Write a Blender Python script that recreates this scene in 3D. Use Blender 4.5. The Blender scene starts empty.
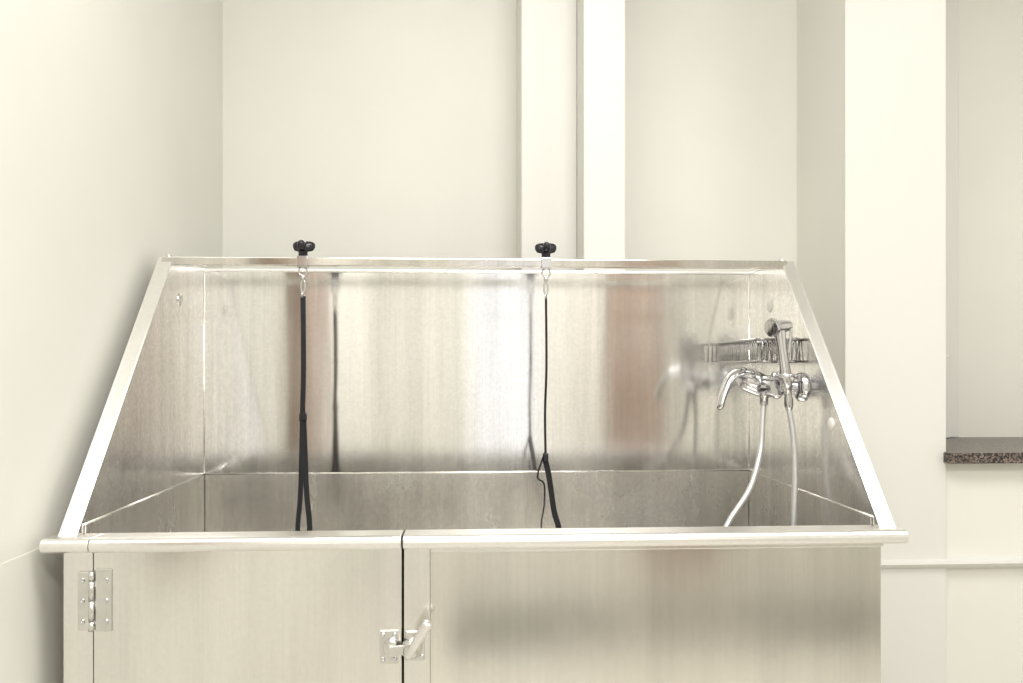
import bpy, bmesh, math
from mathutils import Vector, Matrix
S=bpy.context.scene
col=S.collection
try:
    S.view_settings.view_transform='Standard'
    S.view_settings.look='None'
except Exception: pass

# ---------------------------------------------------------------- materials
def newmat(name):
    m=bpy.data.materials.new(name); m.use_nodes=True
    nt=m.node_tree; b=nt.nodes['Principled BSDF']
    return m,nt,b
def ramp(nt,src,c0,c1,p0=0.3,p1=0.7):
    r=nt.nodes.new('ShaderNodeValToRGB')
    r.color_ramp.elements[0].position=p0; r.color_ramp.elements[1].position=p1
    r.color_ramp.elements[0].color=(*c0,1); r.color_ramp.elements[1].color=(*c1,1)
    nt.links.new(src,r.inputs['Fac']); return r
def noise(nt,scale,detail=3,vscale=None):
    tc=nt.nodes.new('ShaderNodeTexCoord'); n=nt.nodes.new('ShaderNodeTexNoise')
    n.inputs['Scale'].default_value=scale; n.inputs['Detail'].default_value=detail
    if vscale:
        mp=nt.nodes.new('ShaderNodeMapping'); mp.inputs['Scale'].default_value=vscale
        nt.links.new(tc.outputs['Object'],mp.inputs['Vector']); nt.links.new(mp.outputs['Vector'],n.inputs['Vector'])
    else: nt.links.new(tc.outputs['Object'],n.inputs['Vector'])
    return n
def bump(nt,b,src,strength,dist=0.002):
    bp=nt.nodes.new('ShaderNodeBump'); bp.inputs['Strength'].default_value=strength; bp.inputs['Distance'].default_value=dist
    nt.links.new(src,bp.inputs['Height']); nt.links.new(bp.outputs['Normal'],b.inputs['Normal'])
def paint(name,c,rough=0.5,var=0.03,bscale=90,bs=0.15):
    m,nt,b=newmat(name)
    n=noise(nt,2.0,4)
    r=ramp(nt,n.outputs['Fac'],tuple(x*(1-var) for x in c),tuple(min(1,x*(1+var)) for x in c))
    nt.links.new(r.outputs['Color'],b.inputs['Base Color'])
    b.inputs['Roughness'].default_value=rough
    n2=noise(nt,bscale,3); bump(nt,b,n2.outputs['Fac'],bs,0.001)
    return m
def mult(nt,a,b_):
    m=nt.nodes.new('ShaderNodeMix'); m.data_type='RGBA'; m.blend_type='MULTIPLY'; m.inputs['Factor'].default_value=1
    nt.links.new(a,m.inputs['A']); nt.links.new(b_,m.inputs['B']); return m.outputs['Result']
def steel(name,c=(0.75,0.725,0.68),r0=0.2,r1=0.3,aniso=0.6,tan=(0.03,0.06,1),spec=0.04,bs=0.05,streak=0.08,brush=0.03):
    m,nt,b=newmat(name)
    b.inputs['Metallic'].default_value=1
    n=noise(nt,1.0,4,(160,160,160))
    rr=ramp(nt,n.outputs['Fac'],tuple(x*(1-spec) for x in c),tuple(min(1,x*(1+spec)) for x in c),.35,.65)
    ns=noise(nt,1.0,5,(22,22,0.7))
    rs=ramp(nt,ns.outputs['Fac'],(1-streak*2,)*3,(1,)*3,.3,.62)
    nb=noise(nt,1.0,3,(260,260,5))
    rb=ramp(nt,nb.outputs['Fac'],(1-brush*2,)*3,(1,)*3,.35,.6)
    o=mult(nt,mult(nt,rr.outputs['Color'],rs.outputs['Color']),rb.outputs['Color'])
    nt.links.new(o,b.inputs['Base Color'])
    n3=noise(nt,1.0,5,(5,5,3))
    mr=nt.nodes.new('ShaderNodeMapRange'); mr.inputs['To Min'].default_value=r0; mr.inputs['To Max'].default_value=r1
    mr.inputs['From Min'].default_value=.3; mr.inputs['From Max'].default_value=.7
    nt.links.new(n3.outputs['Fac'],mr.inputs['Value']); nt.links.new(mr.outputs['Result'],b.inputs['Roughness'])
    if aniso>0:
        b.inputs['Anisotropic'].default_value=aniso
        cx=nt.nodes.new('ShaderNodeCombineXYZ')
        for i in range(3): cx.inputs[i].default_value=tan[i]
        nt.links.new(cx.outputs[0],b.inputs['Tangent'])
    n2=noise(nt,1.0,2,(11,11,0.9)); bump(nt,b,n2.outputs['Fac'],bs,0.01)
    return m
M_wall=paint('wall_paint',(0.805,0.797,0.738),0.45)
M_wall2=paint('wall_paint_light_offset',(0.765,0.758,0.718),0.4,0.015)  # wall paint darkened to offset strong lamp light on the pilaster
M_ceil=paint('ceiling_paint',(0.82,0.82,0.80),0.7)
M_panel=steel('steel_back',(0.93,0.92,0.905),0.09,0.16,0.78,streak=0.07,brush=.025)
M_side=steel('steel_side',(0.90,0.885,0.86),0.16,0.25,0.3,spec=0.09,brush=.02)
M_basin=steel('steel_basin',(0.88,0.86,0.82),0.22,0.30,0.4,spec=0.06,brush=.02)
M_front=steel('steel_front',(0.88,0.865,0.835),0.18,0.24,0.4,bs=0.03,streak=0.035,spec=.02,brush=.015)
M_frontp=steel('steel_front_panel',(0.86,0.84,0.79),0.13,0.18,0.4,bs=0.03,streak=0.05,spec=.02,brush=.02)
M_rim=steel('steel_rim',(0.94,0.93,0.915),0.28,0.34,0,streak=0,spec=.02,brush=0)
M_bar=steel('steel_bar',(0.76,0.73,0.69),0.10,0.14,0)
def simple(name,c,rough,metal=0,var=0.05,scale=40):
    m,nt,b=newmat(name); n=noise(nt,scale,3)
    r=ramp(nt,n.outputs['Fac'],tuple(x*(1-var) for x in c),tuple(min(1,x*(1+var)) for x in c))
    nt.links.new(r.outputs['Color'],b.inputs['Base Color'])
    b.inputs['Roughness'].default_value=rough; b.inputs['Metallic'].default_value=metal
    return m
M_chrome=simple('chrome',(0.68,0.68,0.70),0.06,1,0.01)
M_cast=simple('cast_steel',(0.72,0.71,0.69),0.25,1)
M_lever=simple('lever_steel',(0.88,0.87,0.85),0.35,1)
M_black=simple('black_plastic',(0.012,0.011,0.018),0.22)
M_web=simple('black_webbing',(0.012,0.012,0.014),0.8,0,0.3,900)
M_hose=simple('hose_metal',(0.66,0.66,0.66),0.3,0.6)
M_gap=simple('gap_shade',(0.05,0.05,0.048),0.8)  # near-black colour standing in for shade inside the gaps
M_plug=simple('pale_plug',(0.88,0.86,0.82),0.4)
M_white=simple('white_frame',(0.85,0.85,0.83),0.3)
# granite
M_gran,nt,b=newmat('granite'); tc=nt.nodes.new('ShaderNodeTexCoord'); v=nt.nodes.new('ShaderNodeTexVoronoi'); v.inputs['Scale'].default_value=230
nt.links.new(tc.outputs['Object'],v.inputs['Vector'])
r=nt.nodes.new('ShaderNodeValToRGB'); nt.links.new(v.outputs['Color'],r.inputs['Fac'])
r.color_ramp.elements[0].position=.35; r.color_ramp.elements[0].color=(.02,.018,.016,1)
r.color_ramp.elements[1].position=.9; r.color_ramp.elements[1].color=(.26,.20,.17,1)
nt.links.new(r.outputs['Color'],b.inputs['Base Color']); b.inputs['Roughness'].default_value=.3
# wood
M_wood,nt,b=newmat('wood'); n=noise(nt,1,5,(14,14,1.2))
r=ramp(nt,n.outputs['Fac'],(.30,.22,.175),(.42,.32,.26)); nt.links.new(r.outputs['Color'],b.inputs['Base Color']); b.inputs['Roughness'].default_value=.4
# floor tiles
M_floor,nt,b=newmat('floor_tile'); tc=nt.nodes.new('ShaderNodeTexCoord'); br=nt.nodes.new('ShaderNodeTexBrick')
br.offset=0; br.inputs['Scale'].default_value=1; br.inputs['Brick Width'].default_value=.6; br.inputs['Row Height'].default_value=.6
br.inputs['Mortar Size'].default_value=.004
br.inputs['Color1'].default_value=(.58,.56,.50,1); br.inputs['Color2'].default_value=(.55,.53,.48,1); br.inputs['Mortar'].default_value=(.3,.28,.25,1)
nt.links.new(tc.outputs['Object'],br.inputs['Vector']); nt.links.new(br.outputs['Color'],b.inputs['Base Color']); b.inputs['Roughness'].default_value=.35
M_mat=simple('rubber',(0.13,0.125,0.11),0.7)  # dark tone for the added mat mirrored in the front panel

# ---------------------------------------------------------------- mesh helpers
def finish(bm,name,mat,parent=None,smooth=False,bevel=0,seg=2):
    bmesh.ops.recalc_face_normals(bm,faces=bm.faces[:])
    me=bpy.data.meshes.new(name); bm.to_mesh(me); bm.free()
    o=bpy.data.objects.new(name,me); col.objects.link(o)
    me.materials.append(mat)
    if smooth:
        for p in me.polygons: p.use_smooth=True
    if bevel>0:
        md=o.modifiers.new('bev','BEVEL'); md.width=bevel; md.segments=seg; md.limit_method='ANGLE'; md.angle_limit=math.radians(40)
    if parent: o.parent=parent
    return o
def addbox(bm,x0,x1,y0,y1,z0,z1):
    vs=[bm.verts.new((x,y,z)) for z in (z0,z1) for y in (y0,y1) for x in (x0,x1)]
    for f in ((0,1,3,2),(4,5,7,6),(0,1,5,4),(2,3,7,6),(0,2,6,4),(1,3,7,5)): bm.faces.new([vs[i] for i in f])
def boxes(name,lst,mat,parent=None,bevel=0,seg=2):
    bm=bmesh.new()
    for b_ in lst: addbox(bm,*b_)
    return finish(bm,name,mat,parent,False,bevel,seg)
def box(name,b_,mat,parent=None,bevel=0,seg=2): return boxes(name,[b_],mat,parent,bevel,seg)
def prism(name,pts,axis,a0,a1,mat,parent=None,bevel=0,smooth=False,seg=2):
    bm=bmesh.new()
    def P(p,a):
        return {0:(a,p[0],p[1]),1:(p[0],a,p[1]),2:(p[0],p[1],a)}[axis]
    A=[bm.verts.new(P(p,a0)) for p in pts]; B=[bm.verts.new(P(p,a1)) for p in pts]
    n=len(pts); bm.faces.new(A); bm.faces.new(B)
    for i in range(n): bm.faces.new((A[i],A[(i+1)%n],B[(i+1)%n],B[i]))
    o=finish(bm,name,mat,parent,smooth,bevel,seg); return o
def catmull(pts,n=10):
    pts=[Vector(p) for p in pts]
    P=[2*pts[0]-pts[1]]+pts+[2*pts[-1]-pts[-2]]; out=[]
    for i in range(1,len(P)-2):
        for k in range(n):
            t=k/n; a,b_,c,d=P[i-1],P[i],P[i+1],P[i+2]
            out.append(0.5*((2*b_)+(c-a)*t+(2*a-5*b_+4*c-d)*t*t+(-a+3*b_-3*c+d)*t**3))
    out.append(pts[-1]); return out
def tube(name,pts,rad,mat,parent=None,seg=12,closed=False,bm=None,fin=True):
    own=bm is None
    if own: bm=bmesh.new()
    pts=[Vector(p) for p in pts]; n=len(pts)
    R=rad if hasattr(rad,'__len__') else [rad]*n
    rings=[]; up=None
    for i,p in enumerate(pts):
        if closed: t=(pts[(i+1)%n]-pts[i-1])
        else: t=(pts[min(i+1,n-1)]-pts[max(i-1,0)])
        t.normalize()
        if up is None:
            up=Vector((0,0,1)) if abs(t.z)<.9 else Vector((0,1,0))
        up=(up-t*up.dot(t)).normalized(); s=t.cross(up)
        rings.append([bm.verts.new(p+(up*math.cos(a)+s*math.sin(a))*R[i]) for a in [2*math.pi*k/seg for k in range(seg)]])
    m=n if closed else n-1
    for i in range(m):
        a,b_=rings[i],rings[(i+1)%n]
        for k in range(seg): bm.faces.new((a[k],a[(k+1)%seg],b_[(k+1)%seg],b_[k]))
    if not closed:
        bm.faces.new(rings[0]); bm.faces.new(rings[-1])
    if own: 
        o=finish(bm,name,mat,parent,True)
        return o
def lathe(name,prof,origin,axis,mat,parent=None,seg=28):
    bm=bmesh.new(); ax=Vector(axis).normalized()
    u=Vector((0,0,1)) if abs(ax.z)<.9 else Vector((1,0,0)); u=(u-ax*u.dot(ax)).normalized(); v=ax.cross(u); O=Vector(origin)
    rings=[]
    for r_,h in prof:
        rings.append([bm.verts.new(O+ax*h+(u*math.cos(a)+v*math.sin(a))*max(r_,1e-4)) for a in [2*math.pi*k/seg for k in range(seg)]])
    for a,b_ in zip(rings,rings[1:]):
        for k in range(seg): bm.faces.new((a[k],a[(k+1)%seg],b_[(k+1)%seg],b_[k]))
    bm.faces.new(rings[0]); bm.faces.new(rings[-1])
    o=finish(bm,name,mat,parent,True)
    md=o.modifiers.new('es','EDGE_SPLIT'); md.split_angle=math.radians(45)
    return o
def circle(c,r_,n1,n2,seg=20,a0=0,a1=2*math.pi,incl=False):
    c=Vector(c);n1=Vector(n1);n2=Vector(n2)
    k=seg+1 if incl else seg
    return [c+(n1*math.cos(a0+(a1-a0)*i/seg)+n2*math.sin(a0+(a1-a0)*i/seg))*r_ for i in range(k)]
def ribbon(name,pts,width,mat,parent,thick=.0016,ang=0,sm=8,twist=0):
    pts=catmull(pts,sm); bm=bmesh.new(); rings=[]; n=len(pts)
    for i,p in enumerate(pts):
        t=(pts[min(i+1,n-1)]-pts[max(i-1,0)]).normalized()
        a=ang+twist*i/(n-1); w=Vector((math.cos(a),math.sin(a),0)); w=(w-t*w.dot(t)).normalized(); nn=t.cross(w)
        rings.append([bm.verts.new(p+w*sx*width/2+nn*sy*thick/2) for sx,sy in ((-1,-1),(1,-1),(1,1),(-1,1))])
    for a,b_ in zip(rings,rings[1:]):
        for k in range(4): bm.faces.new((a[k],a[(k+1)%4],b_[(k+1)%4],b_[k]))
    bm.faces.new(rings[0]); bm.faces.new(rings[-1])
    return finish(bm,name,mat,parent)
def empty(name,loc=(0,0,0)):
    e=bpy.data.objects.new(name,None); col.objects.link(e); e.empty_display_size=.1; return e

# ---------------------------------------------------------------- room
XL=-0.672; XR=2.7; YB=2.34; YF=-2.6; ZC=2.75
box('floor',(XL-.15,XR+.15,YF-.15,YB+.4,-.1,0),M_floor)
box('ceiling',(XL-.15,XR+.15,YF-.15,YB+.4,ZC,ZC+.1),M_ceil)
box('wall_left',(XL-.15,XL,YF-.15,YB+.4,0,ZC),M_wall)
box('wall_right',(XR,XR+.15,YF-.15,YB+.4,0,ZC),M_wall)
boxes('wall_back',[(XL,0.946,YB,YB+.3,0,ZC),
  (0.946,1.203,2.04,YB+.3,0,ZC),
  (1.203,XR,2.04,YB+.3,0,0.955),
  (1.203,XR,2.44,YB+.3,0.955,ZC)],M_wall)
WX0,WX1,WZ0,WZ1=0.02,0.62,0.35,2.2
boxes('wall_front',[(XL,WX0,YF-.15,YF,0,ZC),(WX1,XR,YF-.15,YF,0,ZC),(WX0,WX1,YF-.15,YF,0,WZ0),(WX0,WX1,YF-.15,YF,WZ1,ZC)],M_wall)
boxes('window_1',[(WX0,WX0+.05,YF-.1,YF-.04,WZ0,WZ1),(WX1-.05,WX1,YF-.1,YF-.04,WZ0,WZ1),(WX0,WX1,YF-.1,YF-.04,WZ0,WZ0+.05),(WX0,WX1,YF-.1,YF-.04,WZ1-.05,WZ1)],M_white)
d=empty('reflection_wood_left')  # added out of view, gives the brown stripe mirrored in the back splash
boxes('carcass',[(XL+.001,XL+.05,0.30,0.84,0.82,1.85)],M_wood,d,.003)
boxes('doors',[(XL+.051,XL+.066,0.302,0.569,0.822,1.848),(XL+.051,XL+.066,0.571,0.838,0.822,1.848)],M_wood,d,.003)
for i,y in enumerate((.545,.595)): tube('handle_%d'%i,[(XL+.066,y,.95),(XL+.085,y,.96),(XL+.085,y,1.06),(XL+.066,y,1.07)],.004,M_chrome,d)
d=empty('reflection_wood_front')  # unseen, made up and sized for the right-hand brown reflection in the splash
boxes('carcass',[(1.10,1.48,YF+.01,YF+.34,0.0,2.0)],M_wood,d,.003)
boxes('doors',[(1.103,1.288,YF+.341,YF+.36,0.06,1.99),(1.292,1.477,YF+.341,YF+.36,0.06,1.99)],M_wood,d,.003)
for i,x in enumerate((1.265,1.315)): tube('handle_%d'%i,[(x,YF+.36,.95),(x,YF+.385,.96),(x,YF+.385,1.10),(x,YF+.36,1.11)],.005,M_chrome,d)
box('reflection_mat',(-0.1,2.1,-1.5,-0.80,0,.012),M_mat,None,.004)  # out-of-view mat added so the fixed panel mirrors a dark band

boxes('pipe_boxing',[(0.1415,0.287,2.15,YB,0,ZC),(0.287,0.391,2.03,YB,0,ZC)],M_wall2,None,.004,3)
box('trim_1',(0.943,1.203,2.028,2.04,0.0,ZC),M_wall2,None,.003)
box('trim_2',(XL,XL+.0012,YF,YB,0,0.912),M_wall,None,0)
s=box('window_sill',(1.195,XR,2.0,2.44,0.955,0.982),M_gran,None,.003)
boxes('trim_3',[(1.203,1.475,2.42,2.44,0.982,ZC)],M_wall2,None,.004)
box('trim_4',(1.36,1.44,2.405,2.42,0.982,1.23),M_wall2,None,.004)
prism('trim_5',[(2.04,0.690),(2.028,0.690),(2.018,0.696),(2.012,0.704),(2.014,0.711),(2.04,0.716)],0,0.5,XR,M_wall2,None,0)

# ---------------------------------------------------------------- tub
tub=empty('dog_grooming_tub')
TL,TR=-0.614,0.686; YF0,YM,YBK=1.345,1.775,1.99; ZS,ZT=0.944,1.422
T=.003
box('back_splash',(TL,TR,YBK,YBK+T,ZS,ZT),M_panel,tub)
box('back_splash_hem',(TL-.01,TR+.01,YBK-.004,YBK+.012,ZT-.003,ZT+.004),M_rim,tub,.002)
sp=[(YF0,.93),(YM,ZT),(YBK,ZT),(YBK,.93)]
prism('side_splash_left',sp,0,TL-T,TL,M_side,tub)
prism('side_splash_right',sp,0,TR,TR+T,M_side,tub)
dy,dz=YM-YF0,ZT-.93; L=math.hypot(dy,dz); ny,nz=-dz/L,dy/L
def flange(name,xa,xb,sgn):
    th=.004
    pts=[(YF0-.006,.925),(YM+.001,ZT+.004),(YM+.001-ny*th,ZT+.004-nz*th),(YF0-.006-ny*th,.925-nz*th)]
    prism(name,pts,0,xa,xb,M_rim,tub,.0012)
flange('flange_left',TL-.026,TL+.002,-1); flange('flange_right',TR-.002,TR+.024,1)
def ret(name,x):
    o_=.014
    pts=[(YF0-.006,.925),(YM,ZT+.004),(YM-ny*o_,ZT-nz*o_),(YF0-.006-ny*o_+.0,.93)]
    prism(name,pts,0,x-.0015,x+.0015,M_rim,tub)
ret('flange_return_left',TL-.025); ret('flange_return_right',TR+.023)
boxes('side_top_hem',[(TL-.02,TL+.002,YM,YBK,ZT-.002,ZT+.004),(TR-.002,TR+.02,YM,YBK,ZT-.002,ZT+.004)],M_rim,tub,.0015)
def seam(name,pts,r_=.0018): tube(name,pts,r_,M_side,tub,8)
seam('seam_back',[(TL,YBK-.001,ZS),(TR,YBK-.001,ZS)],.0022)
seam('seam_left',[(TL+.0003,1.37,ZS),(TL+.0003,YBK,ZS)],.0014)
seam('seam_right',[(TR-.0003,1.37,ZS),(TR-.0003,YBK,ZS)],.0014)
seam('seam_corner_left',[(TL+.0003,YBK-.0003,.7),(TL+.0003,YBK-.0003,ZT)],.0010)
seam('seam_corner_right',[(TR-.0003,YBK-.0003,.7),(TR-.0003,YBK-.0003,ZT)],.0010)
boxes('basin',[(TL+.004,TR-.004,YBK-.006,YBK-.002,.62,ZS-.001),
 (TL+.001,TL+.003,1.375,YBK-.002,.62,ZS-.001),(TR-.003,TR-.001,1.375,YBK-.002,.62,ZS-.001),
 (TL+.001,TR-.001,1.375,1.38,.62,.925),
 (TL,TR,1.36,YBK,.60,.62)],M_basin,tub)
lathe('drain',[(0,0),(.045,0),(.045,.003),(.036,.004),(.034,.001),(0,.001)],(0.0,1.7,.62),(0,0,1),M_chrome,tub)
BL,BR=-0.628,0.686
boxes('carcass',[(BL,BL+.013,1.357,1.995,.12,.93),(BR+.001,BR+.006,1.357,1.995,.12,.93),(BL,BR,1.991,1.996,.12,.93),(BL,BR,1.357,1.995,.12,.14)],M_side,tub)
box('gap_shade_sheet',(-.625,-.058,1.3525,1.3565,.14,.925),M_gap,tub)  # dark sheet painting the shade behind the door gaps
boxes('legs',[(x,x+.04,y,y+.04,.0,.12) for x in (BL+.01,BR-.05) for y in (1.37,1.94)],M_cast,tub,.003)
box('corner_post',(BL,-.5825,1.335,1.352,.12,.915),M_front,tub,.0015,3)
box('door_panel',(-.5812,-.1028,1.334,1.352,.14,.915),M_front,tub,.0015,3)
boxes('fixed_frame',[(-.0995,-.058,1.335,1.352,.12,.915),(-.058,.686,1.335,1.352,.901,.915),(-.058,.686,1.335,1.352,.12,.16)],M_front,tub,.0015)
box('fixed_panel',(-.058,.6835,1.340,1.352,.16,.901),M_frontp,tub,.001)
def rimprof():
    pts=[(1.378,.929),(1.330,.931)]
    cy,cz,r_=1.326,.920,.0115
    for i in range(0,9):
        a=math.radians(80+ i*24); pts.append((cy+r_*math.cos(a),cz+r_*math.sin(a)))
    pts+= [(1.335,.915),(1.378,.915)]
    return pts
def rim(name,x0,x1):
    o=prism(name,rimprof(),0,x0,x1,M_rim,tub,.0015,False,3)
    return o
rim('rim_corner',-.655,-.5825); rim('rim_door',-.5815,-.1028); rim('rim_fixed',-.0998,.717)
box('rim_gap_shade_sheet',(-.11,-.09,1.340,1.3775,.9155,.9275),M_gap,tub)  # dark block painting the shade in the rim break
boxes('rim_side',[(-.652,TL,1.37,1.998,.915,.929),(TR,.714,1.37,1.998,.915,.929)],M_rim,tub,.004)
box('cross_bar',(-.632,.694,1.766,1.784,1.4085,1.4255),M_bar,tub,.0018,2)
for i,x in enumerate((-.62,.684)):
    lathe('bar_bolt_%d'%i,[(0,0),(.006,0),(.0055,.004),(0,.005)],(x,1.775,1.4255),(0,0,1),M_cast,tub)
def plug(n,x,y,z,r_,sg,m): lathe(n,[(0,-.001),(r_,-.001),(r_,.0015),(r_*.8,.003),(0,.003)],(x,y,z),(sg,0,0),m,tub)
plug('plug_1',TR,1.85,1.336,.017,-1,M_plug); plug('plug_2',TR,1.534,1.089,.012,-1,M_plug); plug('plug_3',TL,1.824,1.34,.014,1,M_cast)
# hinge
hy=1.334
box('hinge_leaf_post',(-.6045,-.586,hy-.003,hy,.786,.878),M_cast,tub,.002)
box('hinge_leaf_door',(-.578,-.552,hy-.003,hy,.784,.882),M_cast,tub,.005)
for i,(za,zb_) in enumerate(((.786,.800),(.801,.832),(.833,.863),(.864,.878))):
    tube('hinge_knuckle_%d'%i,[(-.5825,hy-.005,za),(-.5825,hy-.005,zb_)],.0042,M_cast,tub,16)
for i,z in enumerate((.80,.832,.864)):
    for j,x in enumerate((-.597,-.561)):
        lathe('hinge_screw_%d_%d'%(i,j),[(0,0),(.0042,0),(.0034,.0018),(.0012,.0022),(0,.0012)],(x,hy-.003,z),(0,-1,0),M_chrome,tub,16)
# latch
ly=1.334
box('latch_plate_door',(-.138,-.108,ly-.003,ly,.725,.778),M_cast,tub,.004)
box('latch_plate_frame',(-.097,-.066,ly-.003,ly+.001,.729,.776),M_cast,tub,.004)
for i,(x,z) in enumerate(((-.132,.771),(-.114,.771),(-.132,.732),(-.114,.732),(-.071,.769),(-.071,.736))):
    lathe('latch_screw_%d'%i,[(0,0),(.004,0),(.0032,.0016),(.0012,.002),(0,.001)],(x,ly-.003,z),(0,-1,0),M_chrome,tub,16)
prism('latch_keeper',[(-.131,.743),(-.131,.760),(-.120,.766),(-.110,.763),(-.110,.740),(-.120,.737)],1,ly-.012,ly-.003,M_cast,tub,.003)
prism('latch_tongue',[(-.124,.745),(-.124,.757),(-.090,.760),(-.090,.742)],1,ly-.018,ly-.012,M_cast,tub,.002)
lathe('latch_body',[(0,0),(.0165,0),(.0165,.008),(.014,.014),(.010,.018),(.010,.024),(0,.025)],(-.087,ly-.003,.751),(0,-1,0),M_cast,tub)
lp=catmull([(-.093,ly-.026,.743),(-.087,ly-.028,.752),(-.078,ly-.031,.768),(-.067,ly-.036,.788),(-.058,ly-.040,.802)],6)
tube('latch_lever',lp,[(.0052+.0035*min(1,i/(len(lp)-4))) if i<len(lp)-1 else .005 for i in range(len(lp))],M_lever,tub,16)

# ---------------------------------------------------------------- leashes
def leash(name,X,top,style):
    e=empty(name); Y=1.775; zb=1.4255
    bm=bmesh.new(); N=48; rings=[]
    for h,s in ((.0,.80),(.002,.92),(.006,1.0),(.012,1.0),(.0155,.9),(.0175,.7),(.018,.3)):
        ring=[]
        for k in range(N):
            a=2*math.pi*k/N; rr=(.0175+.0085*math.cos(3*(a-.5)))*s
            ring.append(bm.verts.new((X+rr*math.cos(a),Y+rr*math.sin(a),zb+.014+h+ .004*math.cos(3*(a-.5))*(1 if h>.001 else .5))))
        rings.append(ring)
    for a,b_ in zip(rings,rings[1:]):
        for k in range(N): bm.faces.new((a[k],a[(k+1)%N],b_[(k+1)%N],b_[k]))
    bm.faces.new(rings[0]); bm.faces.new(rings[-1])
    finish(bm,'knob',M_black,e,True)
    lathe('knob_hub',[(0,0),(.0085,0),(.0095,.004),(.010,.016),(0,.016)],(X,Y,zb+.001),(0,0,1),M_black,e)
    boxes('clamp',[(X-.011,X+.011,Y-.013,Y-.0095,zb-.02,zb+.002),(X-.011,X+.011,Y+.0095,Y+.013,zb-.02,zb+.002),(X-.011,X+.011,Y-.013,Y+.013,zb,zb+.003),(X-.011,X+.011,Y-.013,Y+.013,zb-.0205,zb-.0175)],M_chrome,e,.001)
    z=zb-.0205
    tube('eye_ring',circle((X,Y,z-.008),.0085,(1,0,0),(0,0,1)),.0019,M_chrome,e,10,True)
    lathe('swivel',[(0,0),(.003,0),(.0045,.003),(.0045,.008),(.003,.011),(0,.011)],(X,Y,z-.027),(0,0,1),M_chrome,e,16)
    pts=[(X+.0035*math.sin(a)*1.2,Y,z-.040-.014*math.cos(a)) for a in [2*math.pi*i/20 for i in range(20)]]
    tube('snap_hook',pts,.0020,M_chrome,e,10,True)
    tube('strap_ring',circle((X,Y,z-.058),.006,(0.3,.95,0),(0,0,1)),.0014,M_chrome,e,10,True)
    zs=z-.060
    if style==0:
        w=.0105
        ribbon('strap',[(X,Y,zs),(X+.001,Y,1.2),(X-.001,Y,1.10)],w,M_web,e,.002,0.35)
        box('slider',(X-.008,X+.008,Y-.004,Y+.004,1.082,1.098),M_black,e,.002)
        ribbon('loop_left',[(X-.001,Y-.002,1.10),(X-.003,Y-.002,1.0),(X-.006,Y,.92),(X-.011,Y,.862),(X-.008,Y,.842),(X+.003,Y,.836)],.010,M_web,e,.002,.5)
        ribbon('loop_right',[(X,Y+.003,1.10),(X+.004,Y+.003,1.0),(X+.007,Y+.002,.93),(X+.013,Y+.002,.868),(X+.012,Y,.845),(X+.002,Y,.836)],.011,M_web,e,.002,.3)
    else:
        ribbon('strap',[(X,Y,zs),(X+.001,Y,1.2),(X-.002,Y,1.10),(X-.001,Y,1.01)],.010,M_web,e,.002,1.15)
        box('slider',(X-.007,X+.005,Y-.005,Y+.005,.992,1.012),M_black,e,.003)
        ribbon('loop_left',[(X-.002,Y,1.012),(X-.010,Y,.992),(X-.018,Y,.96),(X-.004,Y,.945),(X-.004,Y,.90),(X-.010,Y,.86),(X-.004,Y,.835),(X+.012,Y,.825)],.006,M_web,e,.002,1.0,8,.4)
        ribbon('loop_right',[(X-.002,Y+.003,1.0),(X+.006,Y+.003,.965),(X+.012,Y+.003,.925),(X+.018,Y+.003,.885),(X+.028,Y+.002,.848),(X+.022,Y,.828),(X+.010,Y,.825)],.012,M_web,e,.002,.2)
leash('grooming_leash',-.3434,0,0)
leash('grooming_leash',.170,0,1)

# ---------------------------------------------------------------- shower mixer
mx=empty('shower_mixer')
bx=.628; z0=1.155
for i,y in enumerate((1.672,1.812)):
    lathe('wall_flange_%d'%i,[(0,0),(.030,0),(.029,.006),(.022,.012),(.012,.013),(.012,.03),(.016,.031),(.016,.05),(0,.05)],(TR,y,z0),(-1,0,0),M_chrome,mx)
lathe('body',[(0,0),(.016,0),(.019,.004),(.019,.03),(.021,.034),(.023,.05),(.023,.11),(.021,.126),(.019,.13),(.019,.160),(.016,.165),(0,.165)],(bx+.004,1.659,z0),(0,1,0),M_chrome,mx,32)
lathe('cartridge_cap',[(0,-.02),(.024,-.02),(.025,0),(.024,.02),(.021,.030),(.012,.036),(0,.037)],(bx-.012,1.742,z0+.006),(-.85,0,.35),M_chrome,mx,32)
bm=bmesh.new(); path=catmull([(bx-.026,1.735,z0+.024),(bx-.050,1.73,z0+.028),(bx-.075,1.72,z0+.016),(bx-.092,1.71,z0-.012),(bx-.104,1.70,z0-.046)],8)
rings=[]; n=len(path)
for i,p in enumerate(path):
    t=(path[min(i+1,n-1)]-path[max(i-1,0)]).normalized(); w=Vector((0,1,0)); w=(w-t*w.dot(t)).normalized(); nn=t.cross(w); f=i/(n-1)
    ww=.022-.009*f; hh=.0135-.0070*f
    if i in (0,n-1): ww*=.6; hh*=.6
    rings.append([bm.verts.new(p+w*ww*math.cos(a)+nn*hh*math.sin(a)) for a in [2*math.pi*k/20 for k in range(20)]])
for a,b_ in zip(rings,rings[1:]):
    for k in range(20): bm.faces.new((a[k],a[(k+1)%20],b_[(k+1)%20],b_[k]))
bm.faces.new(rings[0]); bm.faces.new(rings[-1]); finish(bm,'lever',M_chrome,mx,True)
hx,hyy=.640,1.672
tube('holder_arm',[(bx+.004,1.68,z0+.012),(hx,hyy-.002,z0+.026),(hx+.002,hyy-.018,z0+.03)],.007,M_chrome,mx)
tube('holder_ring',circle((hx+.002,hyy-.030,z0+.024),.0145,(1,0,0),(0,1,0)),.004,M_chrome,mx,12,True)
hb=Vector((hx+.004,hyy-.030,z0-.004)); 
ax=Vector((-.13,0.02,1)).normalized()
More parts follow.
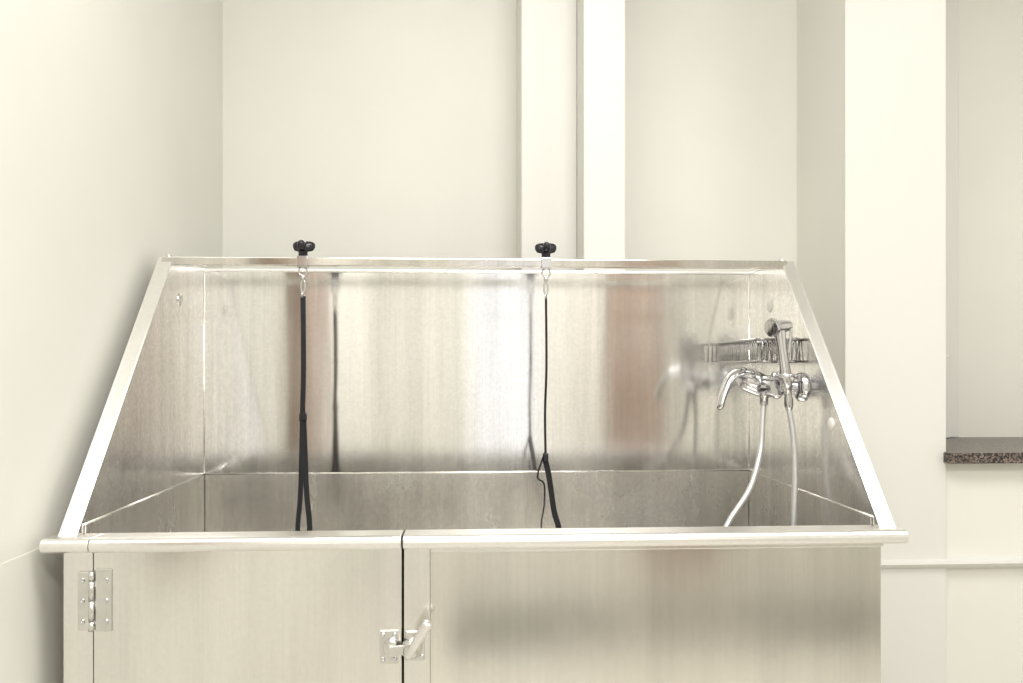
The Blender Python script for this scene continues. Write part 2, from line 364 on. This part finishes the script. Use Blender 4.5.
lathe('handset_grip',[(0,-.016),(.0075,-.016),(.008,0),(.0115,.004),(.0125,.03),(.011,.05),(.010,.085),(.0115,.105),(.012,.12),(0,.124)],hb,ax,M_chrome,mx,24)
top=hb+ax*.128
lathe('handset_head',[(0,-.018),(.010,-.017),(.0125,-.005),(.012,.012),(.013,.018),(.0185,.024),(.019,.030),(.016,.031),(0,.031)],top+Vector((.008,0,0)),(-.80,-.35,-.10),M_chrome,mx,28)
tube('handset_trigger',catmull([top+Vector((.014,0,.004)),top+Vector((.022,0,.006)),top+Vector((.025,0,-.01)),top+Vector((.022,0,-.04)),top+Vector((.020,0,-.055))],5),.0032,M_chrome,mx,10)
out=Vector((.612,1.70,z0-.018))
lathe('hose_outlet',[(0,0),(.010,0),(.010,.010),(.0085,.012),(.0085,.026),(0,.026)],out+Vector((.006,0,.006)),(-.05,0,-1),M_chrome,mx)
hz=hb-ax*.016
lathe('hose_nut',[(0,0),(.009,0),(.009,.016),(.006,.026),(0,.026)],hz,(.05,0,-1),M_chrome,mx)
hp=catmull([out+Vector((.005,0,-.018)),(.613,1.695,1.09),(.602,1.68,1.02),(.570,1.65,.95),(.515,1.62,.885),(.47,1.60,.80),(.46,1.58,.70),(.50,1.57,.650),(.57,1.575,.632),(.62,1.59,.66),(.640,1.605,.74),(.648,1.62,.88),(.655,1.63,.98),(.654,1.637,1.06),hz+Vector((.001,0,-.022))],16)
fine=[]
for a,b_ in zip(hp,hp[1:]):
    for k in range(2): fine.append(a.lerp(b_,k/2))
fine.append(hp[-1])
tube('hose',fine,[.0056+(.0005 if i%2 else -.0002) for i in range(len(fine))],M_hose,mx,12)

# ---------------------------------------------------------------- wire basket
wb=empty('wire_basket')
x0,x1,y0,y1,zb,zt=.592,.684,1.665,1.935,1.207,1.252
def rrect(z,ins=0):
    p=[]; r_=.015
    for cx,cy,a0 in ((x1-r_-ins,y1-r_-ins,0),(x0+r_+ins,y1-r_-ins,90),(x0+r_+ins,y0+r_+ins,180),(x1-r_-ins,y0+r_+ins,270)):
        for k in range(6):
            a=math.radians(a0+k*18); p.append(Vector((cx+r_*math.cos(a),cy+r_*math.sin(a),z)))
    return p
M_wire=simple('basket_wire',(0.36,0.35,0.34),0.2,1,0.02)
tube('rail_top',rrect(zt),.0030,M_wire,wb,10,True); tube('rail_bottom',rrect(zb,.004),.0028,M_wire,wb,10,True)
bm=bmesh.new()
n=18
for i in range(n+1):
    y=y0+.014+(y1-y0-.028)*i/n
    tube('',[(x0,y,zt),(x0+.004,y,zb),(x1-.004,y,zb),(x1,y,zt)],.0016,None,None,6,False,bm)
for i in range(8):
    x=x0+.010+(x1-x0-.020)*i/7
    tube('',[(x,y0,zt),(x,y0+.004,zb)],.0016,None,None,6,False,bm)
    tube('',[(x,y1,zt),(x,y1-.004,zb)],.0016,None,None,6,False,bm)
finish(bm,'wires',M_wire,wb,True)
boxes('wall_brackets',[(TR-.006,TR,y0+.03,y0+.055,zb,zt+.006),(TR-.006,TR,y1-.055,y1-.03,zb,zt+.006)],M_chrome,wb,.0015)

# ---------------------------------------------------------------- lights
def panel(name,x,y,sx,sy,power):
    e=empty(name)
    boxes('frame',[(x-sx/2-.02,x+sx/2+.02,y-sy/2-.02,y+sy/2+.02,ZC-.02,ZC),],M_white,e,.003)
    l=bpy.data.lights.new(name+'_lamp','AREA'); l.shape='RECTANGLE'; l.size=sx; l.size_y=sy; l.energy=power; l.color=(1,.98,.952)
    o=bpy.data.objects.new('lamp',l); o.location=(x,y,ZC-.025); col.objects.link(o); o.parent=e
panel('ceiling_light',0.1,0.75,1.2,.6,28)
panel('ceiling_light',0.6,-1.0,1.2,.6,54)
panel('ceiling_light',1.9,0.6,.6,1.2,16)
w=bpy.data.worlds.new('sky'); S.world=w; w.use_nodes=True
bg=w.node_tree.nodes['Background']; bg.inputs[0].default_value=(1,.99,.97,1); bg.inputs[1].default_value=1.2

# ---------------------------------------------------------------- camera
c=bpy.data.cameras.new('camera'); co=bpy.data.objects.new('camera',c); col.objects.link(co)
co.location=(0,0,1.2); co.rotation_euler=(math.radians(90),0,math.radians(-3.1))
c.sensor_width=36; c.lens=833/1023*36; c.shift_y=23.5/1023; c.clip_start=.02
S.camera=co
